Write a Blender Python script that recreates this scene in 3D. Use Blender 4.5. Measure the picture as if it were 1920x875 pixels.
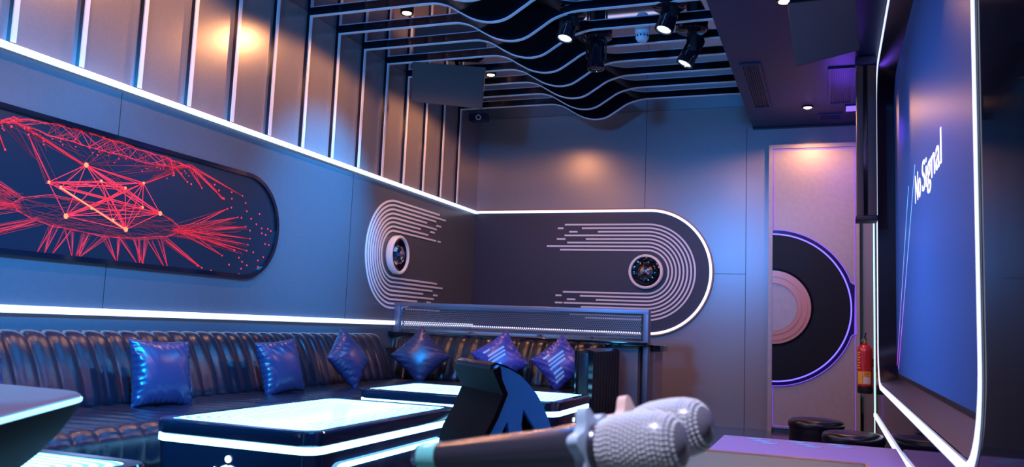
import bpy, bmesh, math, random
from mathutils import Vector, Matrix
random.seed(7)
PI = math.pi
sc = bpy.context.scene
for o in list(bpy.data.objects): bpy.data.objects.remove(o)
COL = sc.collection

# ------------------------------------------------------------------ camera
yaw, pitch, roll = -0.36246, 0.10898, 0.040257
f = Vector((math.sin(yaw)*math.cos(pitch), math.cos(yaw)*math.cos(pitch), math.sin(pitch)))
rt = f.cross(Vector((0, 0, 1))).normalized(); up = rt.cross(f)
rt, up = math.cos(roll)*rt+math.sin(roll)*up, -math.sin(roll)*rt+math.cos(roll)*up
cam = bpy.data.cameras.new('camera'); camo = bpy.data.objects.new('camera', cam); COL.objects.link(camo)
m = Matrix((rt, up, -f)).transposed().to_4x4(); m.translation = (0, 0, .8); camo.matrix_world = m
cam.sensor_width = 36; cam.lens = 1581.7/1920*36; cam.clip_start = .02
cam.dof.use_dof = True; cam.dof.focus_distance = 5.2; cam.dof.aperture_fstop = 6.0
sc.camera = camo

# ------------------------------------------------------------------ view, world
sc.view_settings.view_transform = 'Standard'; sc.view_settings.look = 'None'
sc.view_settings.gamma = 1; sc.view_settings.use_curve_mapping = False
sc.view_settings.exposure = 0.0
w = bpy.data.worlds.new('world'); sc.world = w; w.use_nodes = True
w.node_tree.nodes['Background'].inputs[0].default_value = (.02, .04, .12, 1)
w.node_tree.nodes['Background'].inputs[1].default_value = .5

# ------------------------------------------------------------------ lights of the room and added fill
def lamp(name, kind, loc, col, power, size=.05, aim=None, spot=None, blend=.5, sy=None):
    l = bpy.data.lights.new(name, kind); l.color = col; l.energy = power
    if kind == 'AREA':
        l.size = size
        if sy: l.shape = 'RECTANGLE'; l.size_y = sy
    else: l.shadow_soft_size = size
    if kind == 'SPOT': l.spot_size = math.radians(spot); l.spot_blend = blend
    o = bpy.data.objects.new(name, l); COL.objects.link(o); o.location = loc
    if aim is not None:
        o.rotation_euler = (Vector(aim)-Vector(loc)).to_track_quat('-Z', 'Y').to_euler()
    return o
WARM = (1, .44, .17)
DOWN = [(-2.63, 4.80, 2.825), (-2.60, 6.22, 2.825), (-2.63, 3.38, 2.825), (-2.63, 1.96, 2.825),
        (-.165, 7.03, 2.645), (-.235, 4.72, 2.645), (-.235, 2.3, 2.645)]
for i, p in enumerate(DOWN):
    k = 44 if p[0] < -1 else 42
    lamp('downlight_lamp', 'SPOT', (p[0], p[1], p[2]-.03), WARM, k, .035, (p[0], p[1], 0), 162, .25)
# blue beams of the stage lamps, and blue wash fill added without fixtures
lamp('spot_beam', 'SPOT', (-1.66, 5.14, 2.66), (.01, .36, 1), 800, .05, (-3.31, 4.95, 1.50), 50, 1)
lamp('spot_beam', 'SPOT', (-.96, 5.14, 2.66), (.01, .34, 1), 150, .05, (-1.9, 3.0, 0), 90, .8)
lamp('spot_beam', 'SPOT', (-.90, 5.50, 2.60), (.90, .55, .80), 34, .05, (-.6, 7.6, .6), 84, 1)
lamp('spot_beam', 'SPOT', (-.30, .30, 2.55), (.72, .80, 1), 260, .06, (-.2, .95, .7), 50, .8)  # added spot near the camera to brighten the microphones, no stage lamp there
lamp('wash_fill', 'SPOT', (-1.0, 1.0, 2.6), (.005, .34, 1), 1900, .15, (-3.3, 3.4, .15), 64, 1)
lamp('wash_fill', 'SPOT', (-1.6, -.9, 2.2), (.01, .30, 1), 700, .2, (-2.2, 7.6, 2.75), 50, 1)
lamp('wash_fill', 'AREA', (-1.3, 2.8, 2.7), (.01, .33, 1), 40, 1.2, (-1.3, 2.8, 0), sy=2.0)
lamp('purple_light', 'POINT', (.10, 6.75, 2.35), (.16, .05, 1), 6, .1)
lamp('purple_light', 'AREA', (.1, 2.9, 2.60), (.40, .26, 1), 20, .3, (-.1, 3.8, .3))  # added purple fill over the bench, no fixture there

# ------------------------------------------------------------------ materials
def nodes(name):
    mt = bpy.data.materials.new(name); mt.use_nodes = True
    return mt, mt.node_tree, mt.node_tree.nodes['Principled BSDF']
def mat(name, col, rough=.5, metal=0, spec=.5, emit=None, es=0, coat=0, noise=0, nscale=40, bump=0, bscale=200, trans=0, ior=1.5):
    mt, nt, b = nodes(name)
    b.inputs['Base Color'].default_value = (*col, 1); b.inputs['Roughness'].default_value = rough
    b.inputs['Metallic'].default_value = metal; b.inputs['Specular IOR Level'].default_value = spec
    b.inputs['Coat Weight'].default_value = coat; b.inputs['Coat Roughness'].default_value = .05
    b.inputs['Transmission Weight'].default_value = trans; b.inputs['IOR'].default_value = ior
    if emit: b.inputs['Emission Color'].default_value = (*emit, 1); b.inputs['Emission Strength'].default_value = es
    tc = nt.nodes.new('ShaderNodeTexCoord')
    if noise:
        n = nt.nodes.new('ShaderNodeTexNoise'); n.inputs['Scale'].default_value = nscale; n.inputs['Detail'].default_value = 5
        nt.links.new(tc.outputs['Object'], n.inputs['Vector'])
        r = nt.nodes.new('ShaderNodeValToRGB')
        r.color_ramp.elements[0].position = .3; r.color_ramp.elements[1].position = .7
        r.color_ramp.elements[0].color = tuple(c*(1-noise) for c in col)+(1,)
        r.color_ramp.elements[1].color = tuple(min(1, c*(1+noise)) for c in col)+(1,)
        nt.links.new(n.outputs['Fac'], r.inputs['Fac']); nt.links.new(r.outputs['Color'], b.inputs['Base Color'])
    if bump:
        n = nt.nodes.new('ShaderNodeTexNoise'); n.inputs['Scale'].default_value = bscale; n.inputs['Detail'].default_value = 3
        nt.links.new(tc.outputs['Object'], n.inputs['Vector'])
        bp = nt.nodes.new('ShaderNodeBump'); bp.inputs['Strength'].default_value = bump; bp.inputs['Distance'].default_value = .002
        nt.links.new(n.outputs['Fac'], bp.inputs['Height']); nt.links.new(bp.outputs['Normal'], b.inputs['Normal'])
    return mt
M = {}
M['wall'] = mat('wall_laminate', (.30, .262, .27), .29, .35, .5, noise=.04, nscale=60)
M['wall_low'] = mat('wall_laminate_dark', (.105, .11, .13), .28, .15, .5, noise=.05, nscale=60)
M['capsule'] = mat('capsule_laminate', (.030, .028, .055), .45, .05, .5, noise=.06, nscale=80)
M['white'] = mat('white_acrylic', (.86, .84, .88), .25)
M['stripe'] = mat('stripe_acrylic', (.80, .80, .86), .22)
M['black_gloss'] = mat('black_gloss', (.006, .007, .014), .07, 0, .6)
M['mirror'] = mat('black_mirror', (.42, .42, .50), .04, 1)
M['soffit'] = mat('soffit_paint', (.020, .022, .075), .45, 0, .3)
M['black'] = mat('matte_black', (.012, .012, .016), .5, noise=.1)
M['grille'] = mat('speaker_cloth', (.10, .075, .072), .75, 0, .25, bump=.5, bscale=900)
M['steel'] = mat('brushed_steel', (.20, .22, .30), .35, .6, noise=.05, nscale=90)
M['chrome'] = mat('chrome', (.6, .6, .66), .12, 1)
M['leather'] = mat('black_leather', (.008, .009, .017), .22, 0, .5, bump=.35, bscale=260)
M['satin'] = mat('navy_satin_leather', (.022, .028, .085), .30, .1, .6, bump=.35, bscale=35)
M['satin_print_lit'] = mat('printed_satin_lit_blue', (.055, .065, .36), .30, .1, .6, bump=.35, bscale=35)  # purple-blue light on the striped pillows put into a brighter base
M['slash'] = mat('pale_slash_print', (.30, .62, .95), .38)
M['led'] = mat('led_white', (1, 1, 1), .4, emit=(.60, .70, 1), es=1.45)
M['led_cyan'] = mat('led_cyan', (1, 1, 1), .4, emit=(.20, .62, 1), es=9.0)
M['led_blue'] = mat('led_blue', (.2, .2, 1), .4, emit=(.14, .09, 1), es=2.2)
M['led_violet'] = mat('led_violet', (.3, .1, 1), .4, emit=(.25, .10, 1), es=.55)
M['warm_lens'] = mat('warm_lens', (1, .8, .6), .3, emit=(1, .62, .30), es=16)
M['cool_lens'] = mat('cool_lens', (.8, .9, 1), .3, emit=(.6, .85, 1), es=1.6)
M['table_body'] = mat('table_black_glass', (.012, .018, .035), .10, 0, .6)
M['red'] = mat('laser_red', (.5, .02, .03), .5, emit=(1, .035, .075), es=.9)
M['red_dim'] = mat('laser_red_dim', (.3, .02, .03), .5, emit=(.75, .02, .06), es=.32)
M['orange'] = mat('laser_orange', (.8, .2, .05), .5, emit=(1, .20, .06), es=1.1)
M['laser_glass'] = mat('panel_glass', (.004, .010, .022), .22, 0, .3, emit=(.004, .010, .022), es=1)
M['purple'] = mat('purple_print', (.36, .27, .62), .5)
M['bench_side'] = mat('bench_side', (.05, .04, .12), .5)
M['vinyl'] = mat('vinyl_black', (.005, .004, .007), .45, 0, .22)
M['band'] = mat('vinyl_band', (.012, .014, .10), .15)
M['copper'] = mat('copper_band', (.62, .24, .17), .28, .3)
M['copper_edge'] = mat('copper_edge', (.35, .14, .09), .4, .4)
M['tabletop'] = mat('grey_table', (.055, .078, .072), .55, noise=.08, nscale=30)
M['ext_red'] = mat('extinguisher_red', (.50, .012, .02), .22, 0, .6, coat=.5)
M['label_y'] = mat('label_yellow', (.80, .48, .05), .5)
M['label_w'] = mat('label_white', (.75, .62, .72), .5)
M['brass'] = mat('brass', (.55, .40, .18), .3, .9)
M['blue_plate'] = mat('blue_side_panel', (.03, .42, 1.0), .5)
M['dark_plate'] = mat('charcoal_plate', (.007, .006, .010), .8, 0, .1)
M['mic'] = mat('mic_body', (.09, .08, .13), .24, .6, .7)
M['mic_teal'] = mat('mic_teal_band', (.25, .75, .80), .2, .2)
M['head_mesh'] = mat('mic_head_mesh', (.26, .22, .32), .3, .3)
M['clear'] = mat('clear_silicone', (.62, .74, 1), .35, trans=.35)
M['pink'] = mat('pink_silicone', (.80, .50, .48), .45)
M['ceramic'] = mat('white_plastic', (.75, .78, .85), .4)
M['soft_face'] = mat('soffit_lamp_violet', (.4, .3, 1), .4, emit=(.28, .16, 1), es=.9)
M['silver_cone'] = mat('speaker_cone', (.22, .24, .32), .25, .9)
M['door'] = mat('door_laminate', (.40, .345, .35), .40, .3, noise=.05, nscale=25)

def math_n(nt, op, a, b=None):
    n = nt.nodes.new('ShaderNodeMath'); n.operation = op
    for i, v in enumerate((a, b)):
        if v is None: continue
        if isinstance(v, (int, float)): n.inputs[i].default_value = v
        else: nt.links.new(v, n.inputs[i])
    return n.outputs[0]
# lit infinity-mirror table top: nested rounded rings of light, dimmer gaps
def top_material():
    mt, nt, b = nodes('infinity_mirror_top')
    tc = nt.nodes.new('ShaderNodeTexCoord'); sx = nt.nodes.new('ShaderNodeSeparateXYZ')
    nt.links.new(tc.outputs['Object'], sx.inputs[0])
    ax = math_n(nt, 'SUBTRACT', math_n(nt, 'ABSOLUTE', sx.outputs[0]), .14)
    ay = math_n(nt, 'SUBTRACT', math_n(nt, 'ABSOLUTE', sx.outputs[1]), .34)
    ax = math_n(nt, 'MAXIMUM', ax, 0); ay = math_n(nt, 'MAXIMUM', ay, 0)
    d = math_n(nt, 'POWER', math_n(nt, 'ADD', math_n(nt, 'POWER', ax, 4), math_n(nt, 'POWER', ay, 4)), .25)
    s = math_n(nt, 'SINE', math_n(nt, 'MULTIPLY', d, 230))
    k = math_n(nt, 'ADD', math_n(nt, 'MULTIPLY', s, .5), .5)
    r = nt.nodes.new('ShaderNodeMix'); r.data_type = 'RGBA'
    nt.links.new(k, r.inputs[0]); r.inputs[6].default_value = (.07, .42, 1, 1); r.inputs[7].default_value = (.22, .68, 1, 1)
    st = math_n(nt, 'ADD', math_n(nt, 'MULTIPLY', k, 6.0), 2.2)
    nt.links.new(r.outputs[2], b.inputs['Emission Color']); nt.links.new(st, b.inputs['Emission Strength'])
    b.inputs['Base Color'].default_value = (.1, .2, .3, 1); b.inputs['Roughness'].default_value = .08
    return mt
M['top'] = top_material()
# dark stone floor with pale veins and tile joints
def floor_material():
    mt, nt, b = nodes('dark_marble_floor')
    tc = nt.nodes.new('ShaderNodeTexCoord')
    n = nt.nodes.new('ShaderNodeTexNoise'); n.inputs['Scale'].default_value = 2.4; n.inputs['Detail'].default_value = 8; n.inputs['Distortion'].default_value = 1.6
    nt.links.new(tc.outputs['Object'], n.inputs['Vector'])
    v = math_n(nt, 'ABSOLUTE', math_n(nt, 'SUBTRACT', n.outputs['Fac'], .5))
    r = nt.nodes.new('ShaderNodeValToRGB'); r.color_ramp.elements[0].position = 0; r.color_ramp.elements[0].color = (.30, .24, .28, 1)
    r.color_ramp.elements[1].position = .012; r.color_ramp.elements[1].color = (.035, .03, .045, 1)
    nt.links.new(v, r.inputs['Fac'])
    br = nt.nodes.new('ShaderNodeTexBrick'); br.offset = 0; br.inputs['Scale'].default_value = 1.0
    br.inputs['Brick Width'].default_value = .8; br.inputs['Row Height'].default_value = .8; br.inputs['Mortar Size'].default_value = .003
    br.inputs['Mortar'].default_value = (.004, .004, .006, 1)
    nt.links.new(tc.outputs['Object'], br.inputs['Vector'])
    nt.links.new(r.outputs['Color'], br.inputs['Color1']); nt.links.new(r.outputs['Color'], br.inputs['Color2'])
    nt.links.new(br.outputs['Color'], b.inputs['Base Color']); b.inputs['Roughness'].default_value = .14
    return mt
M['floor'] = floor_material()
# perforated steel sheet: staggered round holes really let light through
def perf_material(p=.0165, rr=.35):
    mt, nt, b = nodes('perforated_steel')
    b.inputs['Base Color'].default_value = (.17, .17, .20, 1); b.inputs['Metallic'].default_value = .6; b.inputs['Roughness'].default_value = .35
    tc = nt.nodes.new('ShaderNodeTexCoord'); sx = nt.nodes.new('ShaderNodeSeparateXYZ')
    nt.links.new(tc.outputs['Object'], sx.inputs[0])
    def lattice(ox, oz):
        u = math_n(nt, 'ADD', math_n(nt, 'DIVIDE', sx.outputs[0], p), 100+ox)
        v = math_n(nt, 'ADD', math_n(nt, 'DIVIDE', sx.outputs[2], p*1.732), 100+oz)
        u = math_n(nt, 'SUBTRACT', math_n(nt, 'FRACT', u), .5)
        v = math_n(nt, 'MULTIPLY', math_n(nt, 'SUBTRACT', math_n(nt, 'FRACT', v), .5), 1.732)
        return math_n(nt, 'ADD', math_n(nt, 'MULTIPLY', u, u), math_n(nt, 'MULTIPLY', v, v))
    d = math_n(nt, 'MINIMUM', lattice(0, 0), lattice(.5, .5))
    a = math_n(nt, 'GREATER_THAN', d, rr*rr)
    nt.links.new(a, b.inputs['Alpha'])
    return mt
M['perf'] = perf_material()
# the projected picture on the big screen: deep blue, lighter in the middle of the picture
def screen_material():
    mt, nt, b = nodes('screen_picture')
    tc = nt.nodes.new('ShaderNodeTexCoord'); sx = nt.nodes.new('ShaderNodeSeparateXYZ')
    nt.links.new(tc.outputs['Object'], sx.inputs[0])
    y = math_n(nt, 'DIVIDE', math_n(nt, 'SUBTRACT', sx.outputs[1], 4.3), 2.1)
    z = math_n(nt, 'DIVIDE', math_n(nt, 'SUBTRACT', sx.outputs[2], 1.2), 1.25)
    d = math_n(nt, 'SQRT', math_n(nt, 'ADD', math_n(nt, 'MULTIPLY', y, y), math_n(nt, 'MULTIPLY', z, z)))
    r = nt.nodes.new('ShaderNodeValToRGB')
    r.color_ramp.elements[0].position = .05; r.color_ramp.elements[0].color = (.022, .14, .80, 1)
    r.color_ramp.elements[1].position = 1.05; r.color_ramp.elements[1].color = (.010, .025, .13, 1)
    nt.links.new(d, r.inputs['Fac']); nt.links.new(r.outputs['Color'], b.inputs['Emission Color'])
    b.inputs['Emission Strength'].default_value = .75
    b.inputs['Base Color'].default_value = (.010, .010, .016, 1); b.inputs['Roughness'].default_value = .42; b.inputs['Specular IOR Level'].default_value = .16
    return mt
M['screen'] = screen_material()
def grad_line_material():
    mt, nt, b = nodes('neon_line')
    tc = nt.nodes.new('ShaderNodeTexCoord'); sx = nt.nodes.new('ShaderNodeSeparateXYZ')
    nt.links.new(tc.outputs['Object'], sx.inputs[0])
    r = nt.nodes.new('ShaderNodeValToRGB')
    r.color_ramp.elements[0].position = .35; r.color_ramp.elements[0].color = (.55, .02, .9, 1)
    r.color_ramp.elements[1].position = .62; r.color_ramp.elements[1].color = (.10, .50, 1, 1)
    nt.links.new(math_n(nt, 'DIVIDE', sx.outputs[2], 2.2), r.inputs['Fac'])
    nt.links.new(r.outputs['Color'], b.inputs['Emission Color']); b.inputs['Emission Strength'].default_value = 1.1
    return mt
M['neon'] = grad_line_material()
# rhinestone covered mic head
def stone_material():
    mt, nt, b = nodes('rhinestones')
    b.inputs['Base Color'].default_value = (.92, .86, .95, 1); b.inputs['Roughness'].default_value = .15; b.inputs['Metallic'].default_value = .15
    return mt
M['stone'] = stone_material()
M['sill'] = mat('screen_reveal', (.008, .008, .020), .3, 0, .2)
M['plate_light'] = mat('block_gloss', (.003, .004, .008), .05, 0, .01)

# ------------------------------------------------------------------ mesh helpers
class MB:
    def __init__(s): s.v = []; s.f = []; s.mi = []
    def add(s, vs, fs, mi=0):
        n = len(s.v); s.v += [tuple(v) for v in vs]; s.f += [tuple(i+n for i in q) for q in fs]; s.mi += [mi]*len(fs); return s
    def box(s, a, b, mi=0):
        x0, y0, z0 = a; x1, y1, z1 = b
        return s.add([(x0,y0,z0),(x1,y0,z0),(x1,y1,z0),(x0,y1,z0),(x0,y0,z1),(x1,y0,z1),(x1,y1,z1),(x0,y1,z1)],
                     [(0,3,2,1),(4,5,6,7),(0,1,5,4),(1,2,6,5),(2,3,7,6),(3,0,4,7)], mi)
    def prism(s, pts, fn0, fn1, mi=0):      # closed outline pts (2-D), two maps to 3-D
        n = len(pts); vs = [fn0(*p) for p in pts]+[fn1(*p) for p in pts]
        fs = [tuple(range(n))[::-1], tuple(range(n, 2*n))]+[(i, (i+1) % n, n+(i+1) % n, n+i) for i in range(n)]
        return s.add(vs, fs, mi)
    def rings(s, rs, closed=True, cap=True, mi=0):   # list of point loops
        n = len(rs[0]); vs = [p for r in rs for p in r]; fs = []
        for k in range(len(rs)-1):
            for i in range(n if closed else n-1):
                fs.append((k*n+i, k*n+(i+1) % n, (k+1)*n+(i+1) % n, (k+1)*n+i))
        if cap and closed: fs += [tuple(range(n))[::-1], tuple((len(rs)-1)*n+i for i in range(n))]
        return s.add(vs, fs, mi)
    def lathe(s, prof, o=(0,0,0), ax=(0,0,1), n=32, mi=0):   # prof: (r, h)
        ax = Vector(ax).normalized(); a = ax.orthogonal().normalized(); b = ax.cross(a); o = Vector(o)
        return s.rings([[o+ax*h+(a*math.cos(2*PI*i/n)+b*math.sin(2*PI*i/n))*max(r, 1e-4) for i in range(n)] for r, h in prof], mi=mi)
    def strip(s, path, half_w, normal, thick, closed=False, mi=0):   # flat bar along a path; normal = out of the wall
        N = Vector(normal); P = [Vector(p) for p in path]; L = len(P); loops = []
        for i in range(L):
            a = P[(i-1) % L] if closed or i > 0 else P[i]; b = P[(i+1) % L] if closed or i < L-1 else P[i]
            t = (b-a).normalized(); sd = N.cross(t).normalized()
            k = 1.0
            if 0 < i < L-1 or closed:
                t1 = (P[i]-a).normalized(); c = max(.35, t1.dot(t)); k = 1/c
            loops.append([P[i]+sd*half_w*k, P[i]+sd*half_w*k+N*thick, P[i]-sd*half_w*k+N*thick, P[i]-sd*half_w*k])
        if closed: loops.append(loops[0])
        return s.rings(loops, cap=not closed, mi=mi)
    def build(s, name, mats, parent=None, smooth=None, bevel=0, loc=None):
        me = bpy.data.meshes.new(name); me.from_pydata(s.v, [], s.f)
        if not isinstance(mats, (list, tuple)): mats = [mats]
        for mm in mats: me.materials.append(mm)
        for p, i in zip(me.polygons, s.mi): p.material_index = i
        bm = bmesh.new(); bm.from_mesh(me); bmesh.ops.remove_doubles(bm, verts=bm.verts, dist=1e-6)
        bmesh.ops.recalc_face_normals(bm, faces=bm.faces)
        if bevel: bmesh.ops.bevel(bm, geom=[e for e in bm.edges if len(e.link_faces) == 2 and e.calc_face_angle(0) > .6], offset=bevel, segments=3, affect='EDGES', profile=.5)
        if smooth is not None or bevel:
            lim = smooth if smooth is not None else .7
            for fc in bm.faces: fc.smooth = True
            for e in bm.edges: e.smooth = len(e.link_faces) == 2 and e.calc_face_angle(0) < lim
        bm.to_mesh(me); bm.free()
        o = bpy.data.objects.new(name, me); COL.objects.link(o)
        if parent is not None: o.parent = parent
        if loc: o.location = loc
        return o
def tag(o, label, cat, group=None):
    o['label'] = label; o['category'] = cat
    if group: o['group'] = group
    return o
def thing(name, label, cat, loc=(0, 0, 0), rz=0, group=None):
    o = bpy.data.objects.new(name, None); COL.objects.link(o); o.location = loc; o.rotation_euler = (0, 0, rz); o.empty_display_size = .1
    return tag(o, label, cat, group)
def struct(o): o['kind'] = 'structure'; return o
def copy_tree(o, parent=None):
    c = o.copy(); COL.objects.link(c); c.parent = parent
    for ch in [x for x in bpy.data.objects if x.parent == o]: copy_tree(ch, c)
    return c
def rrect(w, h, r, n=8):
    out = []
    for cx, cy, a0 in ((w/2-r, h/2-r, 0), (-w/2+r, h/2-r, 90), (-w/2+r, -h/2+r, 180), (w/2-r, -h/2+r, 270)):
        for i in range(n+1):
            a = math.radians(a0+90*i/n); out.append((cx+r*math.cos(a), cy+r*math.sin(a)))
    return out
def arc(cx, cy, r, a0, a1, n):
    return [(cx+r*math.cos(math.radians(a0+(a1-a0)*i/n)), cy+r*math.sin(math.radians(a0+(a1-a0)*i/n))) for i in range(n+1)]

# ------------------------------------------------------------------ the room
XL, YB, XR, ZC = -3.31, 7.70, .36, 2.857
YF = -1.6
struct(MB().box((XL-.1, YF-.1, -.1), (1.0, YB+.1, 0)).build('floor', M['floor']))
struct(MB().box((XL-.1, YF-.1, ZC), (-.62, YB+.1, ZC+.1)).build('ceiling', M['mirror']))
struct(MB().box((XL-.1, YF, 0), (XL, YB, 1.90)).build('wall_left', M['wall_low']))
struct(MB().box((XL-.1, YF, 1.90), (XL, YB, ZC)).build('wall_left_upper', M['wall']))
struct(MB().box((XL-.1, YB, 0), (1.0, YB+.1, ZC)).build('wall_back', M['wall']))
struct(MB().box((XL-.1, YF-.1, 0), (1.0, YF, ZC)).build('wall_front', M['black']))
struct(MB().box((XR, 6.62, 0), (XR+.1, YB, 2.65)).build('wall_right', M['wall']))
# lowered soffit over the right side
struct(MB().box((-.645, YF, 2.65), (1.0, YB, ZC+.1)).build('ceiling_soffit', M['soffit']))
# panel joints
def joint(n, a, b): struct(MB().box(a, b).build('trim_%d' % n, M['black']))
joint(1, (-1.613, YB-.002, 1.93), (-1.609, YB, ZC)); joint(2, (-.699, YB-.002, 0), (-.695, YB, 2.65))
joint(3, (-.985, YB-.002, 1.335), (-.699, YB, 1.339)); joint(4, (XL, 3.155, .80), (XL+.0015, 3.158, 1.02))
joint(5, (XL, 3.155, 1.66), (XL+.0015, 3.158, 1.88)); joint(6, (XL, 5.36, .80), (XL+.0015, 5.364, 1.88))
joint(7, (-.645, YB-.006, 2.635), (XR, YB, 2.65))
joint(8, (XL+.04, YB-.006, 2.875), (-.645, YB, ZC))
# wall block that carries the big screen: dark glossy, undercut at floor level
SX = .30
def blockmesh():
    mb = MB(); y0, y1 = YF, 6.62
    # opening: rounded rect y 2.03..6.10, z .52..2.61 punched by building a frame of quads
    oc = rrect(4.02, 2.06, .24, 10); cy, cz = 4.065, 1.565
    outer = [(y1, 2.65), (y0, 2.65), (y0, .28), (y1, .28)]
    inner = [(cy+u, cz+v) for u, v in oc]     # starts at right-top corner, ccw
    n = len(inner); q = n//4
    vo = [(SX, a, b) for a, b in outer]; vi = [(SX, a, b) for a, b in inner]
    vb = [(.42, cy+u*.988, cz+v*.95) for u, v in oc]
    base = len(mb.v); mb.v += vo+vi+vb
    def F(*ix, mi=0): mb.f.append(tuple(ix)); mb.mi.append(mi)
    for c in range(4):
        seg = [4+(c*q+i) for i in range(q)]
        for a, b in zip(seg, seg[1:]): F(c, a, b)
        F(c, seg[-1], 4+((c+1)*q) % n, (c+1) % 4)
    for i in range(n):
        j = (i+1) % n; F(4+i, 4+n+i, 4+n+j, 4+j, mi=1)
    # remaining faces of the block
    mb.add([(SX, y1, .28), (SX, y1, 2.65), (1.0, y1, 2.65), (1.0, y1, .28)], [(0, 1, 2, 3)])
    mb.add([(SX, y0, .28), (SX, y1, .28), (1.0, y1, .28), (1.0, y0, .28)], [(0, 1, 2, 3)])
    return mb
struct(blockmesh().build('wall_screen_side', [M['plate_light'], M['sill']], smooth=.5))
struct(MB().box((.46, YF, 0), (1.0, 6.60, .28)).build('wall_screen_plinth', M['black']))

# ------------------------------------------------------------------ door with the half record
YD = YB-.075
struct(MB().box((-.50, YD, 0), (-.465, YB, 2.475)).box((-.465, YD, 2.44), (.235, YB, 2.475)).box((.205, YD, 0), (.235, YB, 2.44)).build('door_frame', M['door']))
door = struct(MB().box((-.465, YD+.015, .03), (.205, YB-.005, 2.44)).build('door_1', M['door']))
struct(MB().box((.262, YB-.02, 0), (.355, YB, 2.62)).build('trim_9', M['wall']))
struct(MB().box((.236, YB-.006, 0), (.262, YB, 2.62)).build('trim_10', M['black_gloss']))
yl = YD+.015
MB().box((-.455, yl-.004, 2.425), (.195, yl, 2.431)).box((-.455, yl-.004, .045), (.195, yl, .05)).build('led_outline', M['led_violet'], door)
MB().box((-.4615, yl-.004, .05), (-.456, yl, .38)).box((-.4615, yl-.004, 1.72), (-.456, yl, 2.425)).build('led_outline', M['led_violet'], door)
MB().box((.196, yl-.004, .05), (.2005, yl, 2.425)).build('led_outline', M['led_violet'], door)
vx, vz = -.463, 1.052
def fl(y): return (lambda a, b: (a, y, b))
# dark band with the grip that runs to the door edge
a1 = math.degrees(math.asin(.30/.67))
out = arc(vx, vz, .67, -90, -a1+3, 24)+[(vx+.628, vz-.228), (vx+.645, vz-.212), (vx+.663, vz-.206)]+[(vx+.663, vz+.206), (vx+.645, vz+.212), (vx+.628, vz+.228)]+arc(vx, vz, .67, a1-3, 90, 24)
band = tag(MB().prism(out, fl(yl), fl(yl-.012)).build('record_band', M['band']), 'dark blue half-round band with a tab to the right, around the record on the door', 'door decoration')
edge = [(a, yl-.012, b) for a, b in out]
MB().strip(edge, .0035, (0, -1, 0), .004).build('led_rim', M['led_violet'], band)
rec = thing('record_disc', 'large black half record mounted on the pale door', 'decoration', (vx, yl-.012, vz))
MB().prism(arc(0, 0, .625, -90, 90, 48), fl(0), fl(-.014)).build('disc', M['vinyl'], rec)
MB().strip([(a, -.006, b) for a, b in arc(0, 0, .632, -90, 90, 48)], .006, (0, -1, 0), .004).build('led_rim', M['led_blue'], rec)
MB().prism(arc(0, 0, .335, -90, 90, 40)+arc(0, 0, .315, 90, -90, 40), fl(-.012), fl(-.018)).build('groove', M['black_gloss'], rec)
lab = MB()
for r0, r1, y in ((.315, .285, -.020), (.285, .262, -.026), (.262, .238, -.020), (.238, .205, -.026)):
    lab.prism(arc(0, 0, r0, -90, 90, 40)+arc(0, 0, r1, 90, -90, 40), fl(-.012), fl(y))
lab.build('label_ring', M['copper'], rec, bevel=0)
MB().prism(arc(0, 0, .203, -90, 90, 32), fl(-.012), fl(-.0155)).build('label_centre', M['door'], rec)

# ------------------------------------------------------------------ capsule on the back wall, LED outline
CX, CZ, CR = -1.56, 1.345, .565
cap_out = [(XL, CZ-CR)]+arc(CX, CZ, CR, -90, 90, 40)+[(XL, CZ+CR)]
tag(MB().prism(cap_out, fl(YB), fl(YB-.02)).build('wall_capsule', M['capsule']), 'dark capsule shaped panel on the back wall, round end to the right', 'wall panel')
led = [(XL+.03, -1.0+YF+1.2, 1.905), (XL+.03, YB-.03, 1.905)]
ledp = thing('led_outline_tube', 'glowing white LED line running round the capsule and along the left wall', 'led strip', (XL+.02, YB-.02, 1.91))
def lp(path): return [tuple(Vector(p)-Vector((XL+.02, YB-.02, 1.91))) for p in path]
MB().strip(lp([(XL, YF, 1.905), (XL, YB, 1.905)]), .011, (1, 0, 0), .035).build('upper_tube', M['led'], ledp)
MB().strip(lp([(XL, YF, .787), (XL, YB, .787)]), .0165, (1, 0, 0), .022).build('lower_tube', M['led'], ledp)
MB().strip(lp([(XL+.03, YB, CZ+CR)]+[(a, YB, b) for a, b in arc(CX, CZ, CR, 90, -90, 60)]+[(XL+.02, YB, CZ-CR)]), .011, (0, -1, 0), .035).build('capsule_tube', M['led'], ledp)
MB().strip(lp([(XL+.03, YB, CZ+CR+.018)]+[(a, YB, b) for a, b in arc(CX, CZ, CR+.018, 90, -90, 60)]+[(XL+.02, YB, CZ-CR-.018)]), .006, (0, -1, 0), .030).build('metal_rim', M['copper_edge'], ledp)

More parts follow.
